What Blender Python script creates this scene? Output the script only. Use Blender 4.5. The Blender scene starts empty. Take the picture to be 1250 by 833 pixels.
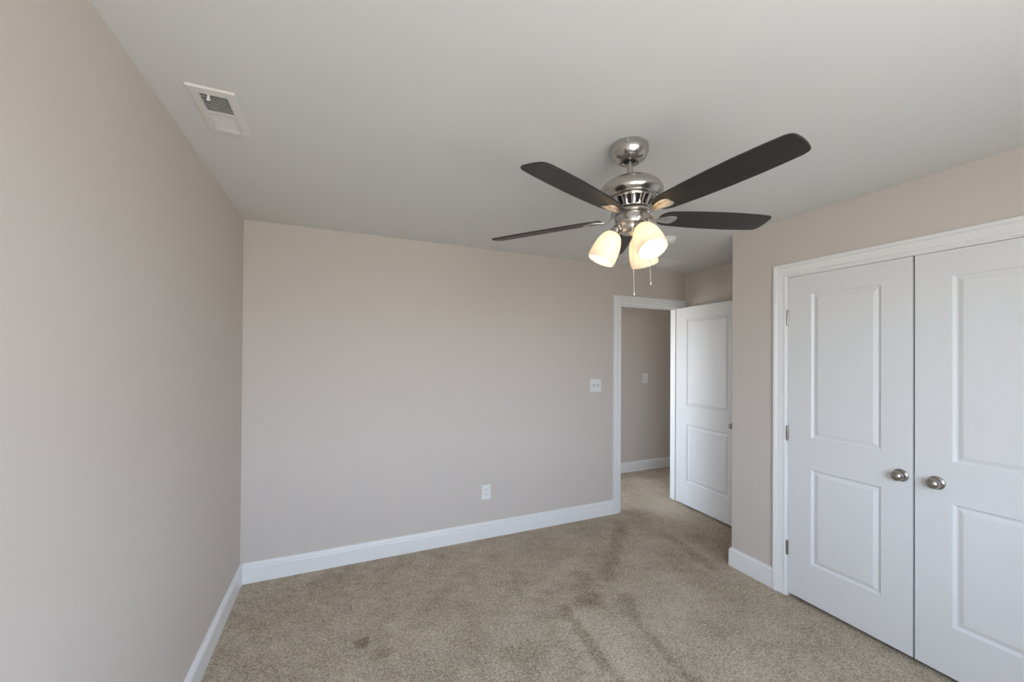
import bpy, bmesh, math, random
from mathutils import Vector, Matrix, Euler

random.seed(4)
SC = bpy.context.scene
COL = SC.collection
PI = math.pi
H = 2.44                                   # ceiling height

# ------------------------------------------------------------------ camera
cam_data = bpy.data.cameras.new('camera')
cam = bpy.data.objects.new('camera', cam_data)
COL.objects.link(cam)
cam_data.sensor_width = 36.0
cam_data.lens = 13.8298
cam_data.shift_y = 0.013341
cam_data.clip_start = 0.02
_r = Vector((0.916054, -0.401002, 0.006529))
_u = Vector((-0.008345, -0.002782, 0.999961))
_f = Vector((0.400968, 0.916073, 0.005895))
m = Matrix.Identity(4)
for i in range(3):
    m[i][0], m[i][1], m[i][2] = _r[i], _u[i], -_f[i]
m.translation = Vector((0.5978, -3.1349, 1.528))
cam.matrix_world = m
SC.camera = cam

# ------------------------------------------------------------------ view, sky, daylight
SC.view_settings.view_transform = 'Standard'
SC.view_settings.look = 'None'
SC.view_settings.gamma = 1.0
SC.view_settings.use_curve_mapping = False
SC.view_settings.exposure = 0.0
SKY_STRENGTH = 14.8
LAMP_STRENGTH = 8.0
SC.cycles.diffuse_bounces = 10
SC.cycles.max_bounces = 16
SC.cycles.transparent_max_bounces = 12
SC.cycles.sample_clamp_indirect = 6.0

W = bpy.data.worlds.new('sky')
SC.world = W
W.use_nodes = True
nt = W.node_tree
nt.nodes.clear()
wo = nt.nodes.new('ShaderNodeOutputWorld')
bg = nt.nodes.new('ShaderNodeBackground')
tc = nt.nodes.new('ShaderNodeTexCoord')
sx = nt.nodes.new('ShaderNodeSeparateXYZ')
rp = nt.nodes.new('ShaderNodeValToRGB')
mr = nt.nodes.new('ShaderNodeMapRange')
mr.inputs['From Min'].default_value = -1
mr.inputs['From Max'].default_value = 1
nt.links.new(tc.outputs['Generated'], sx.inputs[0])
nt.links.new(sx.outputs['Z'], mr.inputs['Value'])
nt.links.new(mr.outputs[0], rp.inputs[0])
e = rp.color_ramp.elements
e[0].position = 0.0
e[0].color = (0.54, 0.53, 0.50, 1)          # ground outside
e[1].position = 1.0
e[1].color = (0.55, 0.74, 1.0, 1)           # zenith
for pos, c in ((0.48, (0.54, 0.53, 0.50, 1)), (0.52, (0.80, 0.92, 1.08, 1)), (0.7, (0.70, 0.86, 1.10, 1))):
    k = e.new(pos)
    k.color = c
nt.links.new(rp.outputs[0], bg.inputs['Color'])
bg.inputs['Strength'].default_value = SKY_STRENGTH
nt.links.new(bg.outputs[0], wo.inputs[0])

# windows outside the frame: local x runs along the wall, local +y into the room; a portal helps sample each opening
NEAR = -3.80
WINDOWS = [
    # name, placement of the wall face, width, sill, head, wall depth, label
    ('window_1', Matrix.Translation((0.20, NEAR, 0)), 2.00, 0.75, 2.20, 0.15, 'white twin double-hung window behind the camera'),
    ('window_2', Matrix.Translation((1.6, 2.55, 0)) @ Matrix.Rotation(-PI / 2, 4, 'Z'), 1.90, 0.45, 2.15, 0.12, 'white twin double-hung window lighting the hall from its left end'),
]
for wname, wm, ww, wz0, wz1, wd, wlab in WINDOWS:
    pl = bpy.data.lights.new(wname + '_portal', 'AREA')
    pl.shape = 'RECTANGLE'
    pl.size = ww
    pl.size_y = wz1 - wz0
    pl.cycles.is_portal = True
    po = bpy.data.objects.new(wname + '_portal', pl)
    COL.objects.link(po)
    po.matrix_world = wm @ Matrix.Translation((ww / 2, -wd - 0.01, (wz0 + wz1) / 2)) @ Matrix.Rotation(PI / 2, 4, 'X')


# ------------------------------------------------------------------ materials
def material(name, color, rough=0.6, metal=0.0, spec=0.5):
    mt = bpy.data.materials.new(name)
    mt.use_nodes = True
    b = mt.node_tree.nodes['Principled BSDF']
    b.inputs['Base Color'].default_value = (*color, 1)
    b.inputs['Roughness'].default_value = rough
    b.inputs['Metallic'].default_value = metal
    b.inputs['Specular IOR Level'].default_value = spec
    return mt, mt.node_tree, b


def noise_bump(nt, b, scale, strength, dist=0.002, detail=3.0, stretch=None):
    t = nt.nodes.new('ShaderNodeTexCoord')
    n = nt.nodes.new('ShaderNodeTexNoise')
    n.inputs['Scale'].default_value = scale
    n.inputs['Detail'].default_value = detail
    src = t.outputs['Object']
    if stretch:
        mp = nt.nodes.new('ShaderNodeMapping')
        mp.inputs['Scale'].default_value = stretch
        nt.links.new(src, mp.inputs[0])
        src = mp.outputs[0]
    nt.links.new(src, n.inputs['Vector'])
    bu = nt.nodes.new('ShaderNodeBump')
    bu.inputs['Strength'].default_value = strength
    bu.inputs['Distance'].default_value = dist
    nt.links.new(n.outputs[0], bu.inputs['Height'])
    nt.links.new(bu.outputs[0], b.inputs['Normal'])
    return n


M = {}
M['wall'], t_, b_ = material('wall_paint', (0.61, 0.559, 0.515), 0.75, 0, 0.3)
noise_bump(t_, b_, 260, 0.06, 0.001)
M['ceiling'], t_, b_ = material('ceiling_paint', (0.71, 0.71, 0.70), 0.85, 0, 0.2)
noise_bump(t_, b_, 200, 0.05, 0.001)
M['trim'], t_, b_ = material('trim_paint', (0.82, 0.82, 0.82), 0.32, 0, 0.5)
M['door'], t_, b_ = material('door_paint', (0.745, 0.75, 0.755), 0.4, 0, 0.5)
noise_bump(t_, b_, 90, 0.05, 0.001, 3, (6, 6, 0.35))
M['plastic'], t_, b_ = material('white_plastic', (0.80, 0.80, 0.80), 0.35)
M['slot'], t_, b_ = material('dark_slot', (0.03, 0.03, 0.03), 0.6)
M['duct'], t_, b_ = material('duct_dark', (0.04, 0.038, 0.035), 0.8)
M['vent'], t_, b_ = material('vent_enamel', (0.74, 0.73, 0.71), 0.45)

M['nickel'], t_, b_ = material('brushed_nickel', (0.53, 0.505, 0.475), 0.25, 1.0)
n_ = noise_bump(t_, b_, 60, 0.10, 0.0008, 2, (1, 1, 14))
M['nickel_dark'], t_, b_ = material('satin_nickel', (0.40, 0.375, 0.35), 0.24, 1.0)
M['steel'], t_, b_ = material('chain_steel', (0.75, 0.74, 0.72), 0.3, 1.0)
M['motor'], t_, b_ = material('motor_black', (0.012, 0.012, 0.012), 0.6)

# espresso blades, faint grain along the blade
M['blade'], t_, b_ = material('espresso_wood', (0.022, 0.017, 0.014), 0.42, 0, 0.45)
tc_ = t_.nodes.new('ShaderNodeTexCoord')
mp_ = t_.nodes.new('ShaderNodeMapping')
mp_.inputs['Scale'].default_value = (2.5, 55, 20)
nn_ = t_.nodes.new('ShaderNodeTexNoise')
nn_.inputs['Scale'].default_value = 2.0
nn_.inputs['Detail'].default_value = 5
cr_ = t_.nodes.new('ShaderNodeValToRGB')
cr_.color_ramp.elements[0].position = 0.3
cr_.color_ramp.elements[0].color = (0.012, 0.010, 0.009, 1)
cr_.color_ramp.elements[1].position = 0.75
cr_.color_ramp.elements[1].color = (0.030, 0.024, 0.020, 1)
t_.links.new(tc_.outputs['Object'], mp_.inputs[0])
t_.links.new(mp_.outputs[0], nn_.inputs['Vector'])
t_.links.new(nn_.outputs[0], cr_.inputs[0])
t_.links.new(cr_.outputs[0], b_.inputs['Base Color'])
bb_ = t_.nodes.new('ShaderNodeBump')
bb_.inputs['Strength'].default_value = 0.12
bb_.inputs['Distance'].default_value = 0.001
t_.links.new(nn_.outputs[0], bb_.inputs['Height'])
t_.links.new(bb_.outputs[0], b_.inputs['Normal'])

# frosted glass shade: light from the bulb passes through it
mt = bpy.data.materials.new('frosted_glass')
mt.use_nodes = True
t_ = mt.node_tree
t_.nodes.clear()
o_ = t_.nodes.new('ShaderNodeOutputMaterial')
tr_ = t_.nodes.new('ShaderNodeBsdfTranslucent')
tr_.inputs['Color'].default_value = (0.90, 0.82, 0.70, 1)
df_ = t_.nodes.new('ShaderNodeBsdfPrincipled')
df_.inputs['Base Color'].default_value = (0.86, 0.84, 0.80, 1)
df_.inputs['Roughness'].default_value = 0.22
mx_ = t_.nodes.new('ShaderNodeMixShader')
mx_.inputs[0].default_value = 0.52
t_.links.new(tr_.outputs[0], mx_.inputs[1])
t_.links.new(df_.outputs[0], mx_.inputs[2])
t_.links.new(mx_.outputs[0], o_.inputs[0])
M['shade'] = mt

M['bulb'], t_, b_ = material('lit_bulb', (0.9, 0.9, 0.9), 0.4)
b_.inputs['Emission Color'].default_value = (1.0, 0.84, 0.63, 1)
b_.inputs['Emission Strength'].default_value = LAMP_STRENGTH

# clear window pane
mt = bpy.data.materials.new('window_glass')
mt.use_nodes = True
t_ = mt.node_tree
t_.nodes.clear()
o_ = t_.nodes.new('ShaderNodeOutputMaterial')
tr_ = t_.nodes.new('ShaderNodeBsdfTransparent')
gl_ = t_.nodes.new('ShaderNodeBsdfGlossy')
gl_.inputs['Roughness'].default_value = 0.02
mx_ = t_.nodes.new('ShaderNodeMixShader')
mx_.inputs[0].default_value = 0.06
t_.links.new(tr_.outputs[0], mx_.inputs[1])
t_.links.new(gl_.outputs[0], mx_.inputs[2])
t_.links.new(mx_.outputs[0], o_.inputs[0])
M['glass'] = mt


def carpet_material():
    mt, nt, b = material('cut_pile_carpet', (0.4, 0.35, 0.29), 0.95, 0, 0.1)
    N, L = nt.nodes.new, nt.links.new
    tc = N('ShaderNodeTexCoord')
    P = tc.outputs['Object']

    def noise(scale, detail=2.0, rough=0.5, vec=P):
        n = N('ShaderNodeTexNoise')
        n.inputs['Scale'].default_value = scale
        n.inputs['Detail'].default_value = detail
        n.inputs['Roughness'].default_value = rough
        L(vec, n.inputs['Vector'])
        return n

    def math_(op, a, bv=None, clamp=False):
        n = N('ShaderNodeMath')
        n.operation = op
        n.use_clamp = clamp
        for i, v in enumerate((a, bv)):
            if v is None:
                continue
            if isinstance(v, (int, float)):
                n.inputs[i].default_value = v
            else:
                L(v, n.inputs[i])
        return n.outputs[0]

    def vmath(op, a, bv):
        n = N('ShaderNodeVectorMath')
        n.operation = op
        for i, v in enumerate((a, bv)):
            if isinstance(v, tuple):
                n.inputs[i].default_value = v
            else:
                L(v, n.inputs[i])
        return n

    # position nudged by noise, so the nap marks and painted light have ragged edges
    wob = noise(9.0, 4.0, 0.6)
    off = vmath('SUBTRACT', wob.outputs['Color'], (0.5, 0.5, 0.5)).outputs[0]
    sc = N('ShaderNodeVectorMath')
    sc.operation = 'SCALE'
    L(off, sc.inputs[0])
    sc.inputs['Scale'].default_value = 0.11
    PW = vmath('ADD', P, sc.outputs[0]).outputs[0]
    flat = vmath('MULTIPLY', PW, (1, 1, 0)).outputs[0]

    def stroke(a, bpt, w0, w1):
        """1 on the stroke a-b, falling to 0 between w0 and w1 from it."""
        ba = (bpt[0] - a[0], bpt[1] - a[1], 0.0)
        l2 = ba[0] ** 2 + ba[1] ** 2
        pa = vmath('SUBTRACT', flat, (a[0], a[1], 0.0)).outputs[0]
        h = math_('DIVIDE', vmath('DOT_PRODUCT', pa, ba).outputs['Value'], l2, True)
        n = N('ShaderNodeVectorMath')
        n.operation = 'SCALE'
        n.inputs[0].default_value = ba
        L(h, n.inputs['Scale'])
        d = vmath('SUBTRACT', pa, n.outputs[0]).outputs[0]
        ln = N('ShaderNodeVectorMath')
        ln.operation = 'LENGTH'
        L(d, ln.inputs[0])
        mr = N('ShaderNodeMapRange')
        mr.interpolation_type = 'SMOOTHSTEP'
        mr.inputs['From Min'].default_value = w0
        mr.inputs['From Max'].default_value = w1
        mr.inputs['To Min'].default_value = 1.0
        mr.inputs['To Max'].default_value = 0.0
        L(ln.outputs['Value'], mr.inputs['Value'])
        return mr.outputs[0]

    strokes = [                                  # brushed-nap marks and one painted light patch: a, b, widths, amount
        ((1.86, -1.05), (1.816, -1.70), 0.005, 0.052, -0.17),
        ((2.20, -1.30), (2.131, -1.85), 0.004, 0.046, -0.15),
        ((2.30, -0.90), (2.966, -0.24), 0.015, 0.087, -0.13),
        ((2.16, -0.80), (2.03, -1.10), 0.030, 0.128, -0.14),
        ((1.499, -1.377), (1.477, -1.309), 0.025, 0.139, -0.14),
        ((3.187, -0.546), (3.104, -1.074), 0.010, 0.082, -0.15),
        ((2.20, -1.25), (2.30, -1.12), 0.015, 0.082, -0.13),
        ((2.09, -1.05), (1.82, -1.10), 0.010, 0.070, -0.09),
        ((3.45, -0.72), (3.33, -1.03), 0.025, 0.162, -0.14),
        ((2.88, -0.36), (2.99, -0.20), 0.015, 0.116, -0.11),
        ((0.715, -0.897), (0.718, -0.883), 0.022, 0.048, -0.33),
        ((0.782, -1.03), (0.80, -1.0), 0.015, 0.082, -0.14),
        ((0.40, -0.25), (1.0, -0.10), 0.025, 0.186, -0.07),
        ((3.55, -0.20), (4.05, 0.60), 0.050, 0.325, +0.17),  # daylight spilling through the hall doorway, painted as paler carpet
        ((1.96, -1.16), (1.93, -1.55), 0.030, 0.151, +0.14),
        ((1.77, -1.22), (1.75, -1.50), 0.010, 0.058, +0.13),
        ((2.65, -1.15), (2.30, -1.45), 0.040, 0.232, +0.11),
        ((2.75, -0.75), (3.0, -0.45), 0.040, 0.232, +0.07),
        ((1.05, -0.28), (0.98, -0.33), 0.015, 0.093, +0.09),
        ((1.75, -0.85), (2.2, -0.62), 0.015, 0.093, +0.07),
    ]
    total = None
    for a, bp, w0, w1, amt in strokes:
        s = math_('MULTIPLY', stroke(a, bp, w0, w1), amt)
        total = s if total is None else math_('ADD', total, s)
    # broad mottling of a walked-on pile
    broad = noise(3.6, 5.0, 0.65).outputs[0]
    mid = noise(14.0, 4.0, 0.6).outputs[0]
    tuft = noise(165.0, 2.0, 0.6).outputs[0]
    tuft2 = noise(62.0, 3.0, 0.7).outputs[0]
    v = math_('ADD', total, math_('MULTIPLY', math_('SUBTRACT', broad, 0.5), 0.55))
    v = math_('ADD', v, math_('MULTIPLY', math_('SUBTRACT', mid, 0.5), 0.45))
    v = math_('ADD', v, math_('MULTIPLY', math_('SUBTRACT', tuft, 0.5), 2.2))
    v = math_('ADD', v, math_('MULTIPLY', math_('SUBTRACT', tuft2, 0.5), 1.3))
    v = math_('ADD', v, 0.5, True)
    cr = N('ShaderNodeValToRGB')
    ce = cr.color_ramp.elements
    ce[0].position = 0.0
    ce[0].color = (0.180, 0.136, 0.086, 1)
    ce[1].position = 1.0
    ce[1].color = (0.740, 0.655, 0.525, 1)
    k = ce.new(0.5)
    k.color = (0.455, 0.379, 0.291, 1)
    L(v, cr.inputs[0])
    L(cr.outputs[0], b.inputs['Base Color'])
    bu = N('ShaderNodeBump')
    bu.inputs['Strength'].default_value = 0.7
    bu.inputs['Distance'].default_value = 0.006
    L(math_('ADD', tuft, math_('MULTIPLY', tuft2, 1.2)), bu.inputs['Height'])
    L(bu.outputs[0], b.inputs['Normal'])
    return mt


M['carpet'] = carpet_material()


# ------------------------------------------------------------------ mesh helpers
def link(name, bm, mat, parent=None, smooth=None, matrix=None, recalc=True):
    if recalc:
        bmesh.ops.recalc_face_normals(bm, faces=bm.faces)
    me = bpy.data.meshes.new(name)
    bm.to_mesh(me)
    bm.free()
    me.materials.append(mat)
    o = bpy.data.objects.new(name, me)
    COL.objects.link(o)
    if parent is not None:
        o.parent = parent
    if matrix is not None:
        o.matrix_local = matrix
    if smooth is not None:
        me.polygons.foreach_set('use_smooth', [True] * len(me.polygons))
        me.set_sharp_from_angle(angle=math.radians(smooth))
    return o


def empty(name, loc=(0, 0, 0), rotz=0.0):
    o = bpy.data.objects.new(name, None)
    COL.objects.link(o)
    o.empty_display_size = 0.05
    o.location = loc
    o.rotation_euler = (0, 0, rotz)
    return o


def tag(o, label, cat, group=None, kind=None):
    o['label'] = label
    o['category'] = cat
    if group:
        o['group'] = group
    if kind:
        o['kind'] = kind
    return o


def box(bm, x0, x1, y0, y1, z0, z1, bevel=0.0, seg=2):
    r = bmesh.ops.create_cube(bm, size=1.0)
    vs = r['verts']
    for v in vs:
        v.co = Vector(((x0 + x1) / 2 + v.co.x * (x1 - x0), (y0 + y1) / 2 + v.co.y * (y1 - y0),
                       (z0 + z1) / 2 + v.co.z * (z1 - z0)))
    if bevel > 0:
        es = list({e for v in vs for e in v.link_edges})
        bmesh.ops.bevel(bm, geom=es, offset=bevel, segments=seg, affect='EDGES', profile=0.5)
    return bm


def lathe(bm, prof, seg=48, mat=None, cap0=False, cap1=False):
    """Revolve (r, z) about z; mat moves it into place."""
    rings = []
    for r, z in prof:
        if r < 1e-6:
            rings.append([bm.verts.new(Vector((0, 0, z)))])
        else:
            rings.append([bm.verts.new(Vector((r * math.cos(2 * PI * k / seg), r * math.sin(2 * PI * k / seg), z)))
                          for k in range(seg)])
    for a, b in zip(rings[:-1], rings[1:]):
        for k in range(seg):
            k2 = (k + 1) % seg
            if len(a) == 1 and len(b) == 1:
                continue
            if len(a) == 1:
                bm.faces.new((a[0], b[k], b[k2]))
            elif len(b) == 1:
                bm.faces.new((a[k], a[k2], b[0]))
            else:
                bm.faces.new((a[k], a[k2], b[k2], b[k]))
    if cap0 and len(rings[0]) > 1:
        bm.faces.new(rings[0])
    if cap1 and len(rings[-1]) > 1:
        bm.faces.new(rings[-1])
    if mat is not None:
        for ring in rings:
            for v in ring:
                v.co = mat @ v.co
    return bm


def tube(bm, pts, rad, seg=10):
    pts = [Vector(p) for p in pts]
    rads = rad if isinstance(rad, (list, tuple)) else [rad] * len(pts)
    rings = []
    up = Vector((0, 0, 1))
    for i, p in enumerate(pts):
        d = (pts[min(i + 1, len(pts) - 1)] - pts[max(i - 1, 0)]).normalized()
        a = d.cross(up)
        if a.length < 1e-4:
            a = d.cross(Vector((1, 0, 0)))
        a.normalize()
        b = d.cross(a).normalized()
        rings.append([bm.verts.new(p + rads[i] * (a * math.cos(2 * PI * k / seg) + b * math.sin(2 * PI * k / seg)))
                      for k in range(seg)])
    for r0, r1 in zip(rings[:-1], rings[1:]):
        for k in range(seg):
            bm.faces.new((r0[k], r0[(k + 1) % seg], r1[(k + 1) % seg], r1[k]))
    bm.faces.new(rings[0])
    bm.faces.new(rings[-1])
    return bm


def axis_matrix(origin, zdir):
    """Places local +z along zdir at origin."""
    q = Vector((0, 0, 1)).rotation_difference(Vector(zdir).normalized())
    return Matrix.Translation(Vector(origin)) @ q.to_matrix().to_4x4()


BASE_PROFILE = [(0, 0), (0.0145, 0), (0.0145, 0.1000), (0.0125, 0.1025), (0.0115, 0.1060), (0.0125, 0.1085), (0.0150, 0.1110), (0.0150, 0.1165),
                (0.0120, 0.1215), (0.0075, 0.1245), (0.0065, 0.1275), (0.0080, 0.1300), (0.0075, 0.1330), (0.0050, 0.1355), (0.0, 0.1355)]


def baseboard(bm, path):
    """Sweep BASE_PROFILE along plan points; the room lies on the left of the path; corners are mitred."""
    path = [Vector((p[0], p[1])) for p in path]
    rings = []
    n = len(path)
    for i, p in enumerate(path):
        def nrm(a, b):
            d = (b - a).normalized()
            return Vector((-d.y, d.x))
        if i == 0:
            o = nrm(path[0], path[1])
        elif i == n - 1:
            o = nrm(path[-2], path[-1])
        else:
            a, b = nrm(path[i - 1], p), nrm(p, path[i + 1])
            o = (a + b).normalized()
            o = o / max(0.2, o.dot(a))
        rings.append([bm.verts.new((p.x + o.x * d, p.y + o.y * d, z)) for d, z in BASE_PROFILE])
    k = len(BASE_PROFILE)
    for r0, r1 in zip(rings[:-1], rings[1:]):
        for j in range(k):
            bm.faces.new((r0[j], r0[(j + 1) % k], r1[(j + 1) % k], r1[j]))
    bm.faces.new(rings[0])
    bm.faces.new(rings[-1])
    return bm


CASING_PROFILE = [(0.0, 0.0), (0.0, 0.0085), (0.003, 0.0105), (0.011, 0.0110), (0.014, 0.0085), (0.018, 0.0080),
                  (0.022, 0.0100), (0.040, 0.0120), (0.052, 0.0150), (0.056, 0.0190), (0.060, 0.0160), (0.064, 0.0185),
                  (0.074, 0.0190), (0.0775, 0.0170), (0.0785, 0.0)]


def casing(bm, O, U, Nn, a0, a1, ztop, zbot=0.0, scale=1.0, closed=False):
    """Mitred moulding round an opening a0..a1 x zbot..ztop on the wall plane at O (U along it, Nn out of it)."""
    O, U, Nn, Z = Vector(O), Vector(U), Vector(Nn), Vector((0, 0, 1))
    rings = []
    prof = [(w * scale, d) for w, d in CASING_PROFILE]
    st = ['bl', 'tl', 'tr', 'br']
    for s in st:
        ring = []
        for w, d in prof:
            a = a0 - w if s in ('bl', 'tl') else a1 + w
            if s in ('tl', 'tr'):
                z = ztop + w
            else:
                z = zbot - w if closed else zbot
            ring.append(bm.verts.new(O + U * a + Z * z + Nn * d))
        rings.append(ring)
    k = len(prof)
    pairs = list(zip(rings[:-1], rings[1:]))
    if closed:
        pairs.append((rings[-1], rings[0]))
    for r0, r1 in pairs:
        for j in range(k):
            bm.faces.new((r0[j], r0[(j + 1) % k], r1[(j + 1) % k], r1[j]))
    if not closed:
        bm.faces.new(rings[0])
        bm.faces.new(rings[-1])
    return bm


PANEL_LOOPS = [(0.0, 0.0), (0.004, -0.0035), (0.009, -0.0085), (0.012, -0.0095), (0.016, -0.0095), (0.033, -0.0030),
               (0.037, -0.0022), (0.039, -0.0022)]


def door_slab(bm, Wd, Hd, T, panels):
    """Moulded slab in local space: x 0..Wd, z 0..Hd, y 0 (front) .. T (back); panels = [(x0, x1, z0, z1)] on both faces."""
    xs = sorted({0.0, Wd, *[p[0] for p in panels], *[p[1] for p in panels]})
    zs = sorted({0.0, Hd, *[p[2] for p in panels], *[p[3] for p in panels]})
    for side in (0, 1):
        def P(x, z, d):
            return Vector((x, -d if side == 0 else T + d, z))
        grid = {(i, j): bm.verts.new(P(x, z, 0)) for i, x in enumerate(xs) for j, z in enumerate(zs)}
        for i in range(len(xs) - 1):
            for j in range(len(zs) - 1):
                cell = [grid[i, j], grid[i + 1, j], grid[i + 1, j + 1], grid[i, j + 1]]
                hit = [p for p in panels if abs(p[0] - xs[i]) < 1e-6 and abs(p[1] - xs[i + 1]) < 1e-6
                       and abs(p[2] - zs[j]) < 1e-6 and abs(p[3] - zs[j + 1]) < 1e-6]
                if not hit:
                    bm.faces.new(cell)
                    continue
                x0, x1, z0, z1 = hit[0]
                prev = cell
                for ins, dep in PANEL_LOOPS[1:]:
                    cur = [bm.verts.new(P(x, z, dep)) for x, z in ((x0 + ins, z0 + ins), (x1 - ins, z0 + ins),
                                                                  (x1 - ins, z1 - ins), (x0 + ins, z1 - ins))]
                    for k in range(4):
                        bm.faces.new((prev[k], prev[(k + 1) % 4], cur[(k + 1) % 4], cur[k]))
                    prev = cur
                bm.faces.new(prev)
        if side == 0:
            front = grid
        else:
            nx, nz = len(xs), len(zs)
            rim = [(i, 0) for i in range(nx)] + [(nx - 1, j) for j in range(1, nz)] + \
                  [(i, nz - 1) for i in range(nx - 2, -1, -1)] + [(0, j) for j in range(nz - 2, 0, -1)]
            for a, b in zip(rim, rim[1:] + rim[:1]):
                bm.faces.new((front[a], front[b], grid[b], grid[a]))
    return bm


def solid(name, boxes, mat, kind='structure', bevel=0.0):
    bm = bmesh.new()
    for b in boxes:
        box(bm, *b, bevel=bevel)
    o = link(name, bm, mat)
    if kind:
        o['kind'] = kind
    return o


# ------------------------------------------------------------------ room shell
XC, XA, YC = 3.2576, 4.0, -1.1226          # closet wall, alcove wall, closet wall's corner
WB = 0.115                                  # wall thickness at the doorway
HALL = 1.064                                # face of the wall across the hall
o = solid('floor', [(-0.12, 6.2, -3.95, 2.92, -0.1, 0.0)], M['carpet'])
tag(o, 'beige cut-pile carpet with brushed and trodden marks and hall light painted in at the doorway', 'floor')
o = solid('ceiling', [(-0.12, 6.2, -3.95, 2.92, H, H + 0.1)], M['ceiling'])
tag(o, 'smooth flat white painted ceiling', 'ceiling')
o = solid('wall_left', [(-0.12, 0.0, -3.95, WB, 0, H)], M['wall'])
tag(o, 'blank greige wall on the left, pale with daylight', 'wall')
ED0, ED1, EDZ = 3.150, 3.915, 2.057         # entry opening between the jambs
JT = 0.019
o = solid('wall_back', [(0.0, ED0 - JT, 0, WB, 0, H), (ED0 - JT, ED1 + JT, 0, WB, EDZ + JT, H), (ED1 + JT, 6.2, 0, WB, 0, H)], M['wall'])
tag(o, 'greige back wall with the open doorway to the hall', 'wall')
CD0, CD1, CDZ = -2.7345, -1.5185, 2.0555    # closet opening between the jambs (y)
o = solid('wall_right', [(XC, XC + 0.115, NEAR, CD0 - JT, 0, H), (XC, XC + 0.115, CD0 - JT, CD1 + JT, CDZ + JT, H),
                         (XC, XC + 0.115, CD1 + JT, YC, 0, H), (XC + 0.115, XA, YC - 0.115, YC, 0, H)], M['wall'])
tag(o, 'greige wall around the closet doors, with an outside corner', 'wall')
o = solid('wall_alcove', [(XA, XA + 0.115, NEAR, 0.0, 0, H)], M['wall'])
tag(o, 'shaded greige wall behind the open entry door', 'wall')
o = solid('wall_hall', [(3.6, 6.2, HALL, 2.8, 0, H), (6.08, 6.2, WB, HALL, 0, H), (1.48, 3.6, 2.8, 2.92, 0, H),
                        (1.48, 1.6, WB, 0.65, 0, H), (1.48, 1.6, 2.55, 2.8, 0, H), (1.48, 1.6, 0.65, 2.55, 0, 0.45), (1.48, 1.6, 0.65, 2.55, 2.15, H)], M['wall'])
tag(o, 'dim grey hall wall seen through the doorway', 'wall')
WX0, WX1, WZ0, WZ1 = 0.20, 2.20, 0.75, 2.20
o = solid('wall_near', [(0, WX0, NEAR - 0.15, NEAR, 0, H), (WX1, XA + 0.115, NEAR - 0.15, NEAR, 0, H),
                        (WX0, WX1, NEAR - 0.15, NEAR, 0, WZ0), (WX0, WX1, NEAR - 0.15, NEAR, WZ1, H)], M['wall'])
tag(o, 'greige window wall behind the camera', 'wall')


def window(name, wm, w, z0, z1, depth, label):
    """Double-hung window (two units side by side when wide) in an opening 0..w x z0..z1, room on +y."""
    win = empty(name)
    win.matrix_world = wm
    tag(win, label, 'window', kind='structure')
    fr = 0.045
    twin = w > 1.5
    bays = [(fr, w / 2 - fr), (w / 2 + fr, w - fr)] if twin else [(fr, w - fr)]
    posts = [(0, fr), (w - fr, w)] + ([(w / 2 - fr, w / 2 + fr)] if twin else [])
    bm = bmesh.new()
    box(bm, 0, w, -depth, -0.01, z0, z0 + fr)
    box(bm, 0, w, -depth, -0.01, z1 - fr, z1)
    for a, b in posts:
        box(bm, a, b, -depth, -0.01, z0 + fr, z1 - fr)
    link('window_frame', bm, M['trim'], win)
    zm = (z0 + z1) / 2
    for x0, x1 in bays:
        for a, b, y in ((z0 + fr, zm + 0.015, -0.045), (zm - 0.015, z1 - fr, -0.080)):
            s = 0.032
            bm = bmesh.new()
            box(bm, x0, x1, y - 0.015, y + 0.015, a, a + s)
            box(bm, x0, x1, y - 0.015, y + 0.015, b - s, b)
            box(bm, x0, x0 + s, y - 0.015, y + 0.015, a + s, b - s)
            box(bm, x1 - s, x1, y - 0.015, y + 0.015, a + s, b - s)
            sa = link('window_sash', bm, M['trim'], win)
            bm = bmesh.new()
            box(bm, x0 + s, x1 - s, y - 0.002, y + 0.002, a + s, b - s)
            link('pane', bm, M['glass'], sa)
    bm = bmesh.new()
    casing(bm, (0, 0, 0), (1, 0, 0), (0, 1, 0), 0, w, z1, z0, closed=True)
    box(bm, -0.1, w + 0.1, 0.0005, 0.05, z0 - 0.02, z0, bevel=0.004)
    link('window_trim', bm, M['trim'], win, smooth=30)


for args in WINDOWS:
    window(*args)

# baseboards
for nm, path, lab in (
        ('baseboard_left', [(0, -0.0), (0, NEAR)], 'white moulded baseboard along the left wall'),
        ('baseboard_back', [(3.055, 0), (0.0146, 0)], 'white moulded baseboard along the back wall up to the doorway'),
        ('baseboard_right', [(XC, -1.4304), (XC, YC), (XA, YC)], 'short white baseboard wrapping the outside corner beside the closet'),
        ('baseboard_alcove', [(XA, YC + 0.0146), (XA, -0.02)], 'white baseboard behind the open entry door'),
        ('baseboard_near', [(0.0146, NEAR), (XC - 0.0146, NEAR)], 'white baseboard under the window behind the camera'),
        ('baseboard_closet', [(XC, NEAR), (XC, -2.825)], 'short white baseboard between the closet and the window wall'),
        ('baseboard_hall', [(6.08, HALL), (3.6, HALL), (3.6, 2.8)], 'white baseboard along the hall wall beyond the doorway')):
    bm = bmesh.new()
    if nm in ('baseboard_left', 'baseboard_back', 'baseboard_hall', 'baseboard_near'):
        baseboard(bm, path)
    elif nm == 'baseboard_right':
        baseboard(bm, path)
    else:
        baseboard(bm, path)
    tag(link(nm, bm, M['trim'], smooth=35), lab, 'baseboard', kind='structure')

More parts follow.
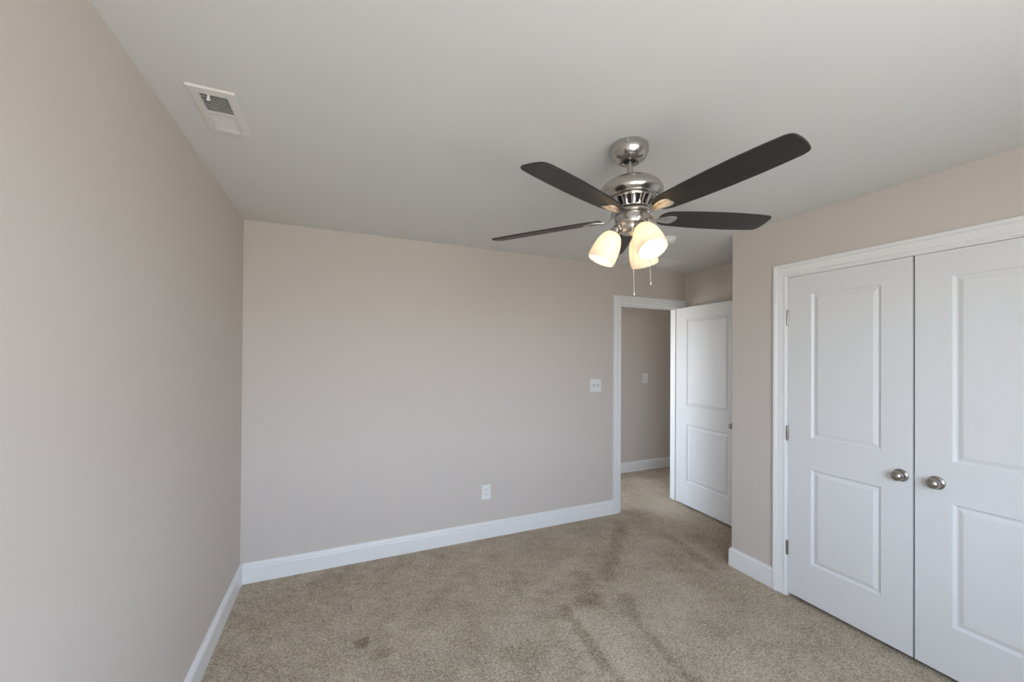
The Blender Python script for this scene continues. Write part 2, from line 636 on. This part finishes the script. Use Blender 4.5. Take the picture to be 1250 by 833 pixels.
# closet casing and jambs
bm = bmesh.new()
casing(bm, (XC, 0, 0), (0, 1, 0), (-1, 0, 0), CD0 - 0.0105, CD1 + 0.0105, CDZ + 0.0085)
tr1 = tag(link('trim_1', bm, M['trim'], smooth=28), 'white moulded casing around the closet doors', 'trim', kind='structure')
bm = bmesh.new()
box(bm, XC - 0.0015, XC + 0.115, CD1, CD1 + JT, 0, CDZ, bevel=0.001)
box(bm, XC - 0.0015, XC + 0.115, CD0 - JT, CD0, 0, CDZ, bevel=0.001)
box(bm, XC - 0.0015, XC + 0.115, CD0 - JT, CD1 + JT, CDZ, CDZ + JT, bevel=0.001)
# door stops behind the slabs
box(bm, XC + 0.042, XC + 0.075, CD1 - 0.012, CD1, 0, CDZ)
box(bm, XC + 0.042, XC + 0.075, CD0, CD0 + 0.012, 0, CDZ)
box(bm, XC + 0.042, XC + 0.075, CD0, CD1, CDZ - 0.012, CDZ)
link('jamb', bm, M['trim'], tr1)

# entry casing and jambs
bm = bmesh.new()
casing(bm, (0, 0, 0), (1, 0, 0), (0, -1, 0), ED0 - 0.0165, ED1 + 0.006, EDZ + 0.0068)
tr2 = tag(link('trim_2', bm, M['trim'], smooth=28), 'white casing around the open hall doorway', 'trim', kind='structure')
bm = bmesh.new()
box(bm, ED0 - JT, ED0, -0.001, WB + 0.001, 0, EDZ, bevel=0.001)
box(bm, ED1, ED1 + JT, -0.001, WB + 0.001, 0, EDZ, bevel=0.001)
box(bm, ED0 - JT, ED1 + JT, -0.001, WB + 0.001, EDZ, EDZ + JT, bevel=0.001)
box(bm, ED0, ED0 + 0.011, 0.040, 0.074, 0, EDZ, bevel=0.002)
box(bm, ED1 - 0.011, ED1, 0.040, 0.074, 0, EDZ, bevel=0.002)
box(bm, ED0 + 0.011, ED1 - 0.011, 0.040, 0.074, EDZ - 0.011, EDZ, bevel=0.002)
link('jamb', bm, M['trim'], tr2)
bm = bmesh.new()
box(bm, ED0 - 0.0004, ED0 + 0.0016, 0.006, 0.034, 0.895, 0.955, bevel=0.0005)
link('strike_plate', bm, M['nickel_dark'], tr2)


# ------------------------------------------------------------------ doors
def knob(parent, x, z, y, ydir, rose_r=0.0325, ball_r=0.0265, out=0.058):
    """Round door knob standing out of the face at local (x, y, z)."""
    mt = axis_matrix((x, y, z), (0, ydir, 0))
    bm = bmesh.new()
    lathe(bm, [(0, 0), (rose_r, 0), (rose_r, 0.003), (rose_r * 0.93, 0.006), (rose_r * 0.7, 0.009), (rose_r * 0.45, 0.0105), (0, 0.011)], 40, mt)
    ks = link('knob_rose', bm, M['nickel_dark'], parent, smooth=40)
    bm = bmesh.new()
    c = out - ball_r * 0.78
    pr = [(0.0125, 0.008), (0.0115, 0.014), (0.0118, c - ball_r * 0.80)]
    for k in range(1, 13):
        a = -0.36 * PI + k / 12 * (0.86 * PI)
        pr.append((ball_r * max(0.0, math.cos(a)), c + ball_r * 0.80 * math.sin(a)))
    pr[-1] = (0, pr[-1][1])
    lathe(bm, pr, 40, mt)
    link('knob', bm, M['nickel_dark'], parent, smooth=40)


def hinge(parent, x, y, z, h=0.09, mat=None):
    bm = bmesh.new()
    n = 5
    for k in range(n):
        z0 = z - h / 2 + k * h / n
        lathe(bm, [(0, z0 + 0.0003), (0.0062, z0 + 0.0003), (0.0062, z0 + h / n - 0.0003), (0, z0 + h / n - 0.0003)], 16,
              Matrix.Translation((x, y, 0)))
    for s in (-1, 1):
        lathe(bm, [(0, z + s * h / 2), (0.0045, z + s * h / 2), (0.003, z + s * (h / 2 + 0.004)), (0, z + s * (h / 2 + 0.005))], 12,
              Matrix.Translation((x, y, 0)))
    box(bm, x - 0.0022, x + 0.0022, y, y + 0.03, z - h / 2, z + h / 2)
    return link('hinge', bm, mat or M['nickel_dark'], parent, smooth=40)


DT = 0.035
CW, CH, CZ = 0.6020, 2.0285, 0.0245
PZ0, PZ1, PZ2, PZ3 = 0.262, 0.846, 1.040, 1.932
# closet doors: local x runs along -y of the world (to the viewer's right), local y into the closet
RZ = Matrix.Rotation(-PI / 2, 4, 'Z')


def closet_door(name, y_left, kx, label):
    d = empty(name, (XC + 0.001, y_left, 0), -PI / 2)
    tag(d, label, 'door', kind='structure')
    bm = bmesh.new()
    x0 = 0.1335 if kx > 0.3 else 0.1325
    door_slab(bm, CW, CH, DT, [(x0, x0 + 0.341, PZ0 - CZ, PZ1 - CZ), (x0, x0 + 0.341, PZ2 - CZ, PZ3 - CZ)])
    bm.transform(Matrix.Translation((0, 0, CZ)))
    link('door_panel', bm, M['door'], d)
    knob(d, kx, 0.930, 0.0, -1)
    return d


d2 = closet_door('door_2', -1.5205, 0.5555, 'left white two-panel closet door, hinged beside the casing')
for z in (1.795, 1.049, 0.313):
    hinge(d2, -0.0015, -0.0065, z)
d3 = closet_door('door_3', -2.1312, 0.078, 'right white two-panel closet door, cut off by the photo edge')
for z in (1.795, 1.049, 0.313):
    hinge(d3, CW + 0.0015, -0.0065, z)

# entry door, open into the room against the alcove
phi = math.radians(3.7)
d1 = empty('door_1', (3.877, -0.0085, 0), -PI / 2 - phi)
tag(d1, 'white two-panel entry door standing open beside the hall doorway', 'door', kind='structure')
EW, EH, EZ = 0.757, 2.032, 0.020
bm = bmesh.new()
door_slab(bm, EW, EH, DT, [(0.138, 0.648, 0.258 - EZ, 0.846 - EZ), (0.138, 0.648, 1.036 - EZ, 1.932 - EZ)])
bm.transform(Matrix.Translation((0, 0, EZ)))
link('door_panel', bm, M['door'], d1)
knob(d1, 0.703, 0.922, 0.0, -1, ball_r=0.0255, out=0.054)
knob(d1, 0.692, 0.922, DT, 1, out=0.05)
bm = bmesh.new()
box(bm, EW - 0.001, EW + 0.0012, 0.006, DT - 0.006, 0.893, 0.951)
box(bm, EW, EW + 0.011, 0.011, 0.023, 0.915, 0.929, bevel=0.002)
link('latch', bm, M['nickel_dark'], d1)
for z in (1.80, 1.06, 0.31):
    bm = bmesh.new()
    lathe(bm, [(0, z - 0.045), (0.006, z - 0.045), (0.006, z + 0.045), (0, z + 0.045)], 16, Matrix.Translation((-0.004, DT + 0.003, 0)))
    link('hinge', bm, M['nickel_dark'], d1, smooth=40)

# ------------------------------------------------------------------ ceiling fan
FX, FY, PZV = 1.7286, -1.7945, 2.38
fan = empty('ceiling_fan', (FX, FY, H))
tag(fan, 'brushed nickel ceiling fan with five dark espresso blades and three lit frosted glass shades', 'ceiling fan')
TILT = Matrix.Translation((0, 0, PZV - H)) @ Matrix.Rotation(-0.0251, 4, 'Y') @ Matrix.Rotation(-0.0158, 4, 'X') @ Matrix.Translation((0, 0, -PZV))


def fz(prof):
    return [(r, z) for r, z in prof]


bm = bmesh.new()
lathe(bm, [(0.0, H - 0.0005), (0.066, H - 0.0005), (0.072, 2.4375), (0.0775, 2.431), (0.0795, 2.421), (0.0785, 2.408), (0.0745, 2.395),
           (0.0675, 2.3825), (0.058, 2.373), (0.047, 2.3665), (0.038, 2.364), (0.0345, 2.365), (0.033, 2.369), (0.031, 2.372), (0.0, 2.374)], 64)
bm.transform(Matrix.Translation((0, 0, -H)))
can = link('canopy', bm, M['nickel'], fan, smooth=35)
vx, vy = -0.645, -0.765                     # plan direction towards the camera side
bm = bmesh.new()
lathe(bm, [(0.005, -0.002), (0.005, 0.002), (0.004, 0.0035), (0, 0.0042)], 16,
      axis_matrix((0.0795 * vx - 0.004, 0.0795 * vy + 0.006, -0.0165), (vx, vy, 0.0)))
link('screw', bm, M['steel'], can, smooth=40)
bm = bmesh.new()
lathe(bm, [(0.005, -0.002), (0.005, 0.002), (0.004, 0.0035), (0, 0.0042)], 16, axis_matrix((-0.0795 * vx, -0.0795 * vy, -0.0165), (-vx, -vy, 0)))
link('screw', bm, M['steel'], can, smooth=40)
bm = bmesh.new()
lathe(bm, [(0.0, 2.3715), (0.0265, 2.3715), (0.0265, 2.3695), (0.0, 2.3695)], 32)
bm.transform(Matrix.Translation((0, 0, -H)))
link('canopy_opening', bm, M['motor'], can)

bm = bmesh.new()
lathe(bm, [(0.0, 2.400), (0.0132, 2.400), (0.0132, 2.285), (0, 2.285)], 32)
link('downrod', bm, M['nickel'], fan, smooth=40, matrix=TILT)

bm = bmesh.new()
lathe(bm, [(0.0, 2.296), (0.018, 2.296), (0.022, 2.2945), (0.05, 2.2925), (0.078, 2.286), (0.101, 2.2755), (0.119, 2.261), (0.130, 2.246),
           (0.1345, 2.233), (0.1335, 2.2225), (0.1285, 2.213), (0.121, 2.2075), (0.119, 2.2035), (0.114, 2.2015), (0.098, 2.2015), (0.0, 2.2015)], 72)
mh = link('motor_housing', bm, M['nickel'], fan, smooth=35, matrix=TILT)

# vented skirt: a cone with sixteen slots, dark motor inside
bm = bmesh.new()
NS = 16
zr = [(0.101, 2.2025), (0.0960, 2.1945), (0.0765, 2.1640), (0.0715, 2.1560)]
cols = []
for s in range(NS):
    for f in (0.0, 0.29, 0.71):
        cols.append((s + f) / NS * 2 * PI + 0.20)
vg = [[bm.verts.new((r * math.cos(a), r * math.sin(a), z)) for r, z in zr] for a in cols]
for i in range(len(cols)):
    j = (i + 1) % len(cols)
    for k in range(3):
        if k == 1 and i % 3 == 1:
            continue
        bm.faces.new((vg[i][k], vg[j][k], vg[j][k + 1], vg[i][k + 1]))
sk = link('vented_skirt', bm, M['nickel'], fan, smooth=30, matrix=TILT)
sm_ = sk.modifiers.new('thickness', 'SOLIDIFY')
sm_.thickness = 0.003
sm_.offset = -1
bm = bmesh.new()
lathe(bm, [(0.0, 2.2014), (0.082, 2.2014), (0.060, 2.150), (0, 2.150)], 40)
link('motor_core', bm, M['motor'], fan, smooth=40, matrix=TILT)

bm = bmesh.new()
lathe(bm, [(0.0, 2.1500), (0.0795, 2.1500), (0.0830, 2.1480), (0.0835, 2.1445), (0.0810, 2.1415), (0.0750, 2.1400), (0.0, 2.1400)], 56)
link('flywheel', bm, M['nickel'], fan, smooth=35, matrix=TILT)

bm = bmesh.new()
lathe(bm, [(0.0, 2.1402), (0.060, 2.1402), (0.0660, 2.1385), (0.0680, 2.135), (0.0685, 2.099), (0.0672, 2.0955), (0.0640, 2.0945), (0.0640, 2.0925),
           (0.0625, 2.0905), (0.0575, 2.087), (0.0555, 2.0835), (0.0535, 2.074), (0.048, 2.0655), (0.038, 2.0605), (0.02, 2.058), (0, 2.0575)], 56)
link('switch_housing', bm, M['nickel'], fan, smooth=32, matrix=TILT)

# blades
BPH, BPI, BZ = -1.4864, -0.2095, 2.1311
R0, R1 = 0.128, 0.6575


def blade_half(r):
    pts = [(0.128, 0.0), (0.131, 0.020), (0.138, 0.034), (0.152, 0.0445), (0.175, 0.050), (0.22, 0.0545), (0.30, 0.060), (0.40, 0.0635),
           (0.50, 0.0635), (0.58, 0.0605), (0.63, 0.0570), (0.6450, 0.0535), (0.6525, 0.0470), (0.6560, 0.036), (0.6585, 0.018), (0.6595, 0.0)]
    return pts


def blade_mesh():
    bm = bmesh.new()
    pts = blade_half(0)
    # smooth outline by subdividing between the points
    out = []
    for (r0, w0), (r1, w1) in zip(pts[:-1], pts[1:]):
        out.append((r0, w0))
    out.append(pts[-1])
    outline = [(r, w) for r, w in out] + [(r, -w) for r, w in reversed(out[1:-1])]
    top = [bm.verts.new((r, w, 0.003)) for r, w in outline]
    bot = [bm.verts.new((r, w, -0.003)) for r, w in outline]
    ft = bm.faces.new(top)
    fb = bm.faces.new(list(reversed(bot)))
    n = len(outline)
    for i in range(n):
        bm.faces.new((top[i], bot[i], bot[(i + 1) % n], top[(i + 1) % n]))
    bmesh.ops.bevel(bm, geom=list(ft.edges) + list(fb.edges), offset=0.0012, segments=2, affect='EDGES')
    return bm


def bracket_mesh():
    """Blade iron: a flat arm from the flywheel that dips and opens to a leaf-shaped foot under the blade."""
    bm = bmesh.new()
    # (radius, centre z, half width, ridge depth)
    st = [(0.056, 0.0125, 0.0165, 0.000), (0.074, 0.0115, 0.0150, 0.0005), (0.086, 0.0040, 0.0120, 0.001), (0.098, -0.0060, 0.0100, 0.0015),
          (0.112, -0.0095, 0.0105, 0.002), (0.126, -0.0085, 0.0150, 0.0025), (0.144, -0.0065, 0.0225, 0.0035), (0.162, -0.0055, 0.0280, 0.004),
          (0.180, -0.0052, 0.0300, 0.004), (0.194, -0.0050, 0.0285, 0.0032), (0.203, -0.0050, 0.0225, 0.0025), (0.2075, -0.0050, 0.0120, 0.0015)]
    rings = []
    for r, z, w, d in st:
        th = 0.0016
        sec = [(-w, z - 0.0005), (-w * 0.55, z - d * 1.0), (-w * 0.30, z - d * 0.25), (0.0, z - d * 1.6), (w * 0.30, z - d * 0.25), (w * 0.55, z - d * 1.0), (w, z - 0.0005)]
        top = [(w, z + th), (0, z + th), (-w, z + th)]
        rings.append([bm.verts.new((r, y, zz)) for y, zz in sec + top])
    k = len(rings[0])
    for a, b in zip(rings[:-1], rings[1:]):
        for i in range(k):
            bm.faces.new((a[i], a[(i + 1) % k], b[(i + 1) % k], b[i]))
    bm.faces.new(rings[0])
    bm.faces.new(rings[-1])
    return bm


bl0 = br0 = None
for kx in range(5):
    a = BPH + kx * 2 * PI / 5
    mtx = TILT @ Matrix.Translation((0, 0, BZ)) @ Matrix.Rotation(a, 4, 'Z') @ Matrix.Rotation(BPI, 4, 'X')
    mtb = TILT @ Matrix.Translation((0, 0, BZ)) @ Matrix.Rotation(a, 4, 'Z') @ Matrix.Rotation(BPI * 0.9, 4, 'X')
    if bl0 is None:
        bl0 = link('blade', blade_mesh(), M['blade'], fan, smooth=40, matrix=mtx)
        br0 = link('blade_bracket', bracket_mesh(), M['nickel'], fan, smooth=9, matrix=mtb)
        bls = [bl0]
    else:
        b = bl0.copy()
        COL.objects.link(b)
        b.parent = fan
        b.matrix_local = mtx
        b = br0.copy()
        COL.objects.link(b)
        b.parent = fan
        b.matrix_local = mtb

# light kit: three arms, sockets, frosted shades and bulbs
for ang, tl in ((152, 27), (263, 31), (25, 27)):
    ar = math.radians(ang)
    u = Vector((math.cos(ar), math.sin(ar), 0))
    ti = math.radians(tl)
    ax = (u * math.sin(ti) + Vector((0, 0, -math.cos(ti)))).normalized()
    neck = u * 0.074 + Vector((0, 0, 2.0640))
    sock = neck - ax * 0.030
    bm = bmesh.new()
    tube(bm, [u * 0.040 + Vector((0, 0, 2.080)), u * 0.050 + Vector((0, 0, 2.090)), (u * 0.050 + Vector((0, 0, 2.092)) + sock) / 2 + Vector((0, 0, 0.003)), sock + ax * 0.006], 0.0085, 14)
    lathe(bm, [(0, -0.004), (0.010, -0.004), (0.014, 0.000), (0.0185, 0.012), (0.0195, 0.024), (0.0255, 0.028), (0.0265, 0.033), (0.0245, 0.036), (0.0, 0.036)],
          36, axis_matrix(sock, ax))
    link('lamp_holder', bm, M['nickel'], fan, smooth=35, matrix=TILT)
    bm = bmesh.new()
    Ls = 0.130
    outp = [(0.0235, 0.0), (0.0300, 0.004), (0.0365, 0.011), (0.0425, 0.021), (0.0480, 0.034), (0.0530, 0.050), (0.0565, 0.068), (0.0590, 0.088),
            (0.0600, 0.108), (0.0598, 0.122), (0.0590, Ls)]
    inp = [(r - 0.0035, z + (0.003 if i < 3 else 0.0)) for i, (r, z) in enumerate(outp)]
    prof = outp + [(0.0572, Ls + 0.0008)] + list(reversed(inp))
    lathe(bm, prof, 56, axis_matrix(neck, ax))
    sh = link('lamp_shade', bm, M['shade'], fan, smooth=60, matrix=TILT)
    bm = bmesh.new()
    bp = [(0.0, 0.006), (0.0125, 0.006), (0.0130, 0.030), (0.0165, 0.045), (0.0235, 0.060), (0.0285, 0.076), (0.0290, 0.088), (0.0255, 0.101), (0.0180, 0.1105), (0.009, 0.115), (0, 0.116)]
    lathe(bm, bp, 32, axis_matrix(neck, ax))
    link('bulb', bm, M['bulb'], sh, smooth=60, matrix=Matrix.Identity(4))

# pull chains
for px, py, z0, z1 in ((-0.0255, -0.036, 2.062, 1.787), (0.0700, -0.0300, 2.112, 1.838)):
    bm = bmesh.new()
    if z0 > 2.1:
        tube(bm, [(0.052, -0.0225, 2.112), (0.066, -0.0283, 2.112), (px, py, 2.108), (px, py, 2.100)], 0.0030, 10)
    else:
        lathe(bm, [(0, 2.066), (0.0045, 2.066), (0.0045, 2.056), (0.003, 2.053), (0, 2.053)], 14, Matrix.Translation((px, py, 0)))
    z = z0 - 0.008
    pr = []
    while z > z1 + 0.022:
        pr += [(0.0008, z), (0.0016, z - 0.0011), (0.0016, z - 0.0021), (0.0008, z - 0.0032)]
        z -= 0.0036
    lathe(bm, pr, 8, Matrix.Translation((px, py, 0)), True, True)
    ch = link('pull_chain', bm, M['steel'], fan, smooth=60, matrix=TILT)
    bm = bmesh.new()
    lathe(bm, [(0, z1 + 0.024), (0.0018, z1 + 0.023), (0.0022, z1 + 0.015), (0.0042, z1 + 0.009), (0.0042, z1 + 0.004), (0.0025, z1), (0, z1)], 16,
          Matrix.Translation((px, py, 0)))
    link('pull_fob', bm, M['steel'], ch, smooth=45, matrix=Matrix.Identity(4))

# ------------------------------------------------------------------ supply vent in the ceiling
VX0, VX1, VY0, VY1 = 0.113, 0.256, -1.497, -1.192
v = empty('ceiling_vent', ((VX0 + VX1) / 2, (VY0 + VY1) / 2, H))
tag(v, 'white ceiling air register with open dark louvers, above the left wall', 'vent')
vl = Matrix.Translation(-Vector(v.location))
IX0, IX1, IY0, IY1 = VX0 + 0.030, VX1 - 0.030, VY0 + 0.034, VY1 - 0.030
bm = bmesh.new()


def face_frame(bm, x0, x1, y0, y1, ix0, ix1, iy0, iy1, ztop, zout, zin):
    """Stamped frame: rolled outer edge at the ceiling, sloping face to the inner opening."""
    loops = [(x0, x1, y0, y1, ztop), (x0, x1, y0, y1, ztop - 0.0035), (x0 + 0.003, x1 - 0.003, y0 + 0.003, y1 - 0.003, ztop - zout),
             (ix0 - 0.002, ix1 + 0.002, iy0 - 0.002, iy1 + 0.002, ztop - zin), (ix0, ix1, iy0, iy1, ztop - zin + 0.001), (ix0, ix1, iy0, iy1, ztop)]
    prev = None
    for a, b, c, d, z in loops:
        cur = [bm.verts.new(p) for p in ((a, c, z), (b, c, z), (b, d, z), (a, d, z))]
        if prev:
            for k in range(4):
                bm.faces.new((prev[k], prev[(k + 1) % 4], cur[(k + 1) % 4], cur[k]))
        prev = cur


face_frame(bm, VX0, VX1, VY0, VY1, IX0, IX1, IY0, IY1, H - 0.0003, 0.007, 0.0085)
YM = (IY0 + IY1) / 2 - 0.004
box(bm, IX0 + 0.0002, IX1 - 0.0002, YM - 0.004, YM + 0.004, H - 0.0085, H - 0.0015)
bm.transform(vl)
link('vent_frame', bm, M['vent'], v)
bm = bmesh.new()
box(bm, IX0 + 0.0003, IX1 - 0.0003, IY0 + 0.0003, IY1 - 0.0003, H - 0.0012, H - 0.0004)
bm.transform(vl)
link('duct_opening', bm, M['duct'], v)
for y0, y1, tilt, nl in ((IY0 + 0.001, YM - 0.005, 1, 9), (YM + 0.005, IY1 - 0.001, -1, 8)):
    bm = bmesh.new()
    for k in range(nl):
        yc = y0 + (k + 0.5) * (y1 - y0) / nl
        # thin blade leaning along y
        dz = 0.0062 if tilt > 0 else 0.0038
        dy = (0.0048 if tilt > 0 else 0.0040) * tilt
        th = 0.0006
        zt, zb = H - 0.0018, H - 0.0018 - dz
        vs = [(yc - dy / 2 - th, zb), (yc - dy / 2 + th, zb), (yc + dy / 2 + th, zt), (yc + dy / 2 - th, zt)]
        a = [bm.verts.new((IX0 + 0.0006, y, z)) for y, z in vs]
        b = [bm.verts.new((IX1 - 0.0006, y, z)) for y, z in vs]
        for i in range(4):
            bm.faces.new((a[i], a[(i + 1) % 4], b[(i + 1) % 4], b[i]))
        bm.faces.new(a)
        bm.faces.new(b)
    bm.transform(vl)
    link('louver_bank', bm, M['vent'], v)
bm = bmesh.new()
lx = VX0 + 0.058
box(bm, lx - 0.0035, lx + 0.0035, IY0 + 0.002, IY0 + 0.011, H - 0.020, H - 0.004, bevel=0.0012)
box(bm, lx - 0.0055, lx + 0.0055, IY0 + 0.004, IY0 + 0.010, H - 0.024, H - 0.017, bevel=0.0015)
bm.transform(vl)
link('damper_lever', bm, M['plastic'], v)
for y in (VY0 + 0.016, VY1 - 0.015):
    bm = bmesh.new()
    lathe(bm, [(0.0035, -0.0), (0.0035, 0.0012), (0, 0.002)], 12, axis_matrix(((VX0 + VX1) / 2, y, H - 0.0078), (0, 0, -1)))
    bm.transform(vl)
    link('screw', bm, M['vent'], v)

# return grille in the ceiling near the doorway
GX0, GX1, GY0, GY1 = 3.27, 3.59, -0.39, -0.14
g = empty('ceiling_vent', ((GX0 + GX1) / 2, (GY0 + GY1) / 2, H))
tag(g, 'white slatted return grille in the ceiling near the hall doorway', 'vent')
gl = Matrix.Translation(-Vector(g.location))
bm = bmesh.new()
face_frame(bm, GX0, GX1, GY0, GY1, GX0 + 0.024, GX1 - 0.024, GY0 + 0.024, GY1 - 0.024, H - 0.0003, 0.006, 0.0072)
bm.transform(gl)
link('vent_frame', bm, M['vent'], g)
bm = bmesh.new()
box(bm, GX0 + 0.0243, GX1 - 0.0243, GY0 + 0.0243, GY1 - 0.0243, H - 0.0012, H - 0.0004)
bm.transform(gl)
link('duct_opening', bm, M['duct'], g)
bm = bmesh.new()
n = 15
for k in range(n):
    yc = GY0 + 0.026 + (k + 0.5) * (GY1 - GY0 - 0.052) / n
    vs = [(yc + 0.0052, H - 0.0066), (yc + 0.0044, H - 0.0072), (yc - 0.0056, H - 0.0022), (yc - 0.0048, H - 0.0016)]
    a = [bm.verts.new((GX0 + 0.0245, y, z)) for y, z in vs]
    b = [bm.verts.new((GX1 - 0.0245, y, z)) for y, z in vs]
    for i in range(4):
        bm.faces.new((a[i], a[(i + 1) % 4], b[(i + 1) % 4], b[i]))
    bm.faces.new(a)
    bm.faces.new(b)
bm.transform(gl)
link('louver_bank', bm, M['vent'], g)

# ------------------------------------------------------------------ smoke detector
s = empty('smoke_detector', (2.872, -0.866, H))
tag(s, 'round white smoke detector on the ceiling, partly hidden behind a lamp shade', 'smoke detector')
bm = bmesh.new()
lathe(bm, [(0, -0.0003), (0.066, -0.0003), (0.067, -0.004), (0.066, -0.010), (0.063, -0.012), (0, -0.012)], 48)
link('mounting_base', bm, M['plastic'], s, smooth=35)
bm = bmesh.new()
lathe(bm, [(0, -0.012), (0.060, -0.012), (0.0605, -0.016), (0.057, -0.030), (0.053, -0.0365), (0.046, -0.039), (0.030, -0.0395), (0.028, -0.041), (0.012, -0.041), (0, -0.0408)], 48)
link('detector_cover', bm, M['plastic'], s, smooth=35)


# ------------------------------------------------------------------ switches and outlet
def plate_mesh(w, h, t=0.006):
    """Wall plate: local x across, z up, standing out along -y."""
    bm = bmesh.new()
    loops = [(0.0, -0.0002), (0.0, -0.002), (0.0025, -t * 0.8), (0.006, -t)]
    prev = None
    for ins, y in loops:
        cur = [bm.verts.new(p) for p in ((-w / 2 + ins, y, -h / 2 + ins), (w / 2 - ins, y, -h / 2 + ins), (w / 2 - ins, y, h / 2 - ins), (-w / 2 + ins, y, h / 2 - ins))]
        if prev:
            for k in range(4):
                bm.faces.new((prev[k], prev[(k + 1) % 4], cur[(k + 1) % 4], cur[k]))
        else:
            bm.faces.new(cur)
        prev = cur
    bm.faces.new(prev)
    return bm


def screw(parent, x, z, y=-0.006):
    bm = bmesh.new()
    lathe(bm, [(0.0033, 0), (0.0033, 0.0008), (0, 0.0014)], 14, axis_matrix((x, y, z), (0, -1, 0)))
    link('screw', bm, M['plastic'], parent)


o = empty('wall_outlet', (1.740, 0, 0.385))
tag(o, 'white duplex outlet low on the back wall above the baseboard', 'outlet')
link('cover_plate', plate_mesh(0.079, 0.124), M['plastic'], o)
for dz in (0.0195, -0.0195):
    bm = bmesh.new()
    box(bm, -0.0168, 0.0168, -0.0082, -0.0050, dz - 0.0140, dz + 0.0140, bevel=0.0025)
    rc = link('receptacle', bm, M['plastic'], o)
    bm = bmesh.new()
    box(bm, -0.0075, -0.0052, -0.0086, -0.0078, dz - 0.0005, dz + 0.0085)
    box(bm, 0.0052, 0.0075, -0.0086, -0.0078, dz + 0.0005, dz + 0.0080)
    lathe(bm, [(0, 0), (0.0026, 0), (0.0026, 0.0008), (0, 0.0008)], 14, axis_matrix((0, -0.0078, dz - 0.0075), (0, -1, 0)))
    link('slots', bm, M['slot'], rc)
screw(o, 0, 0)

o = empty('light_switch', (2.847, 0, 1.260))
tag(o, 'white double toggle switch plate on the back wall beside the doorway', 'light switch')
link('cover_plate', plate_mesh(0.126, 0.122), M['plastic'], o)
for dx in (-0.023, 0.023):
    bm = bmesh.new()
    box(bm, dx - 0.0052, dx + 0.0052, -0.0064, -0.0055, -0.0120, 0.0120)
    link('toggle_slot', bm, M['slot'], o)
    bm = bmesh.new()
    up = 1 if dx < 0 else -1
    box(bm, dx - 0.0042, dx + 0.0042, -0.0175, -0.0055, -0.0045, 0.0045, bevel=0.001)
    bm.transform(Matrix.Translation((0, -0.006, 0)) @ Matrix.Rotation(-0.45 * up, 4, 'X') @ Matrix.Translation((0, 0.006, 0.0)))
    link('toggle', bm, M['plastic'], o)
    for dz in (0.030, -0.030):
        screw(o, dx, dz)

o = empty('light_switch', (4.428, HALL, 1.250))
tag(o, 'small white rocker switch on the hall wall seen through the doorway', 'light switch')
link('cover_plate', plate_mesh(0.086, 0.132), M['plastic'], o)
bm = bmesh.new()
box(bm, -0.0185, 0.0185, -0.0066, -0.0055, -0.0350, 0.0350)
link('rocker_gap', bm, M['slot'], o)
bm = bmesh.new()
vs = [(-0.0105, 0.0335), (-0.0072, 0.0), (-0.0088, -0.0335), (-0.0050, -0.0335), (-0.0050, 0.0335)]
a = [bm.verts.new((-0.0168, y, z)) for y, z in vs]
b = [bm.verts.new((0.0168, y, z)) for y, z in vs]
for i in range(5):
    bm.faces.new((a[i], a[(i + 1) % 5], b[(i + 1) % 5], b[i]))
bm.faces.new(a)
bm.faces.new(b)
link('rocker', bm, M['plastic'], o)
for dz in (0.048, -0.048):
    screw(o, 0, dz)
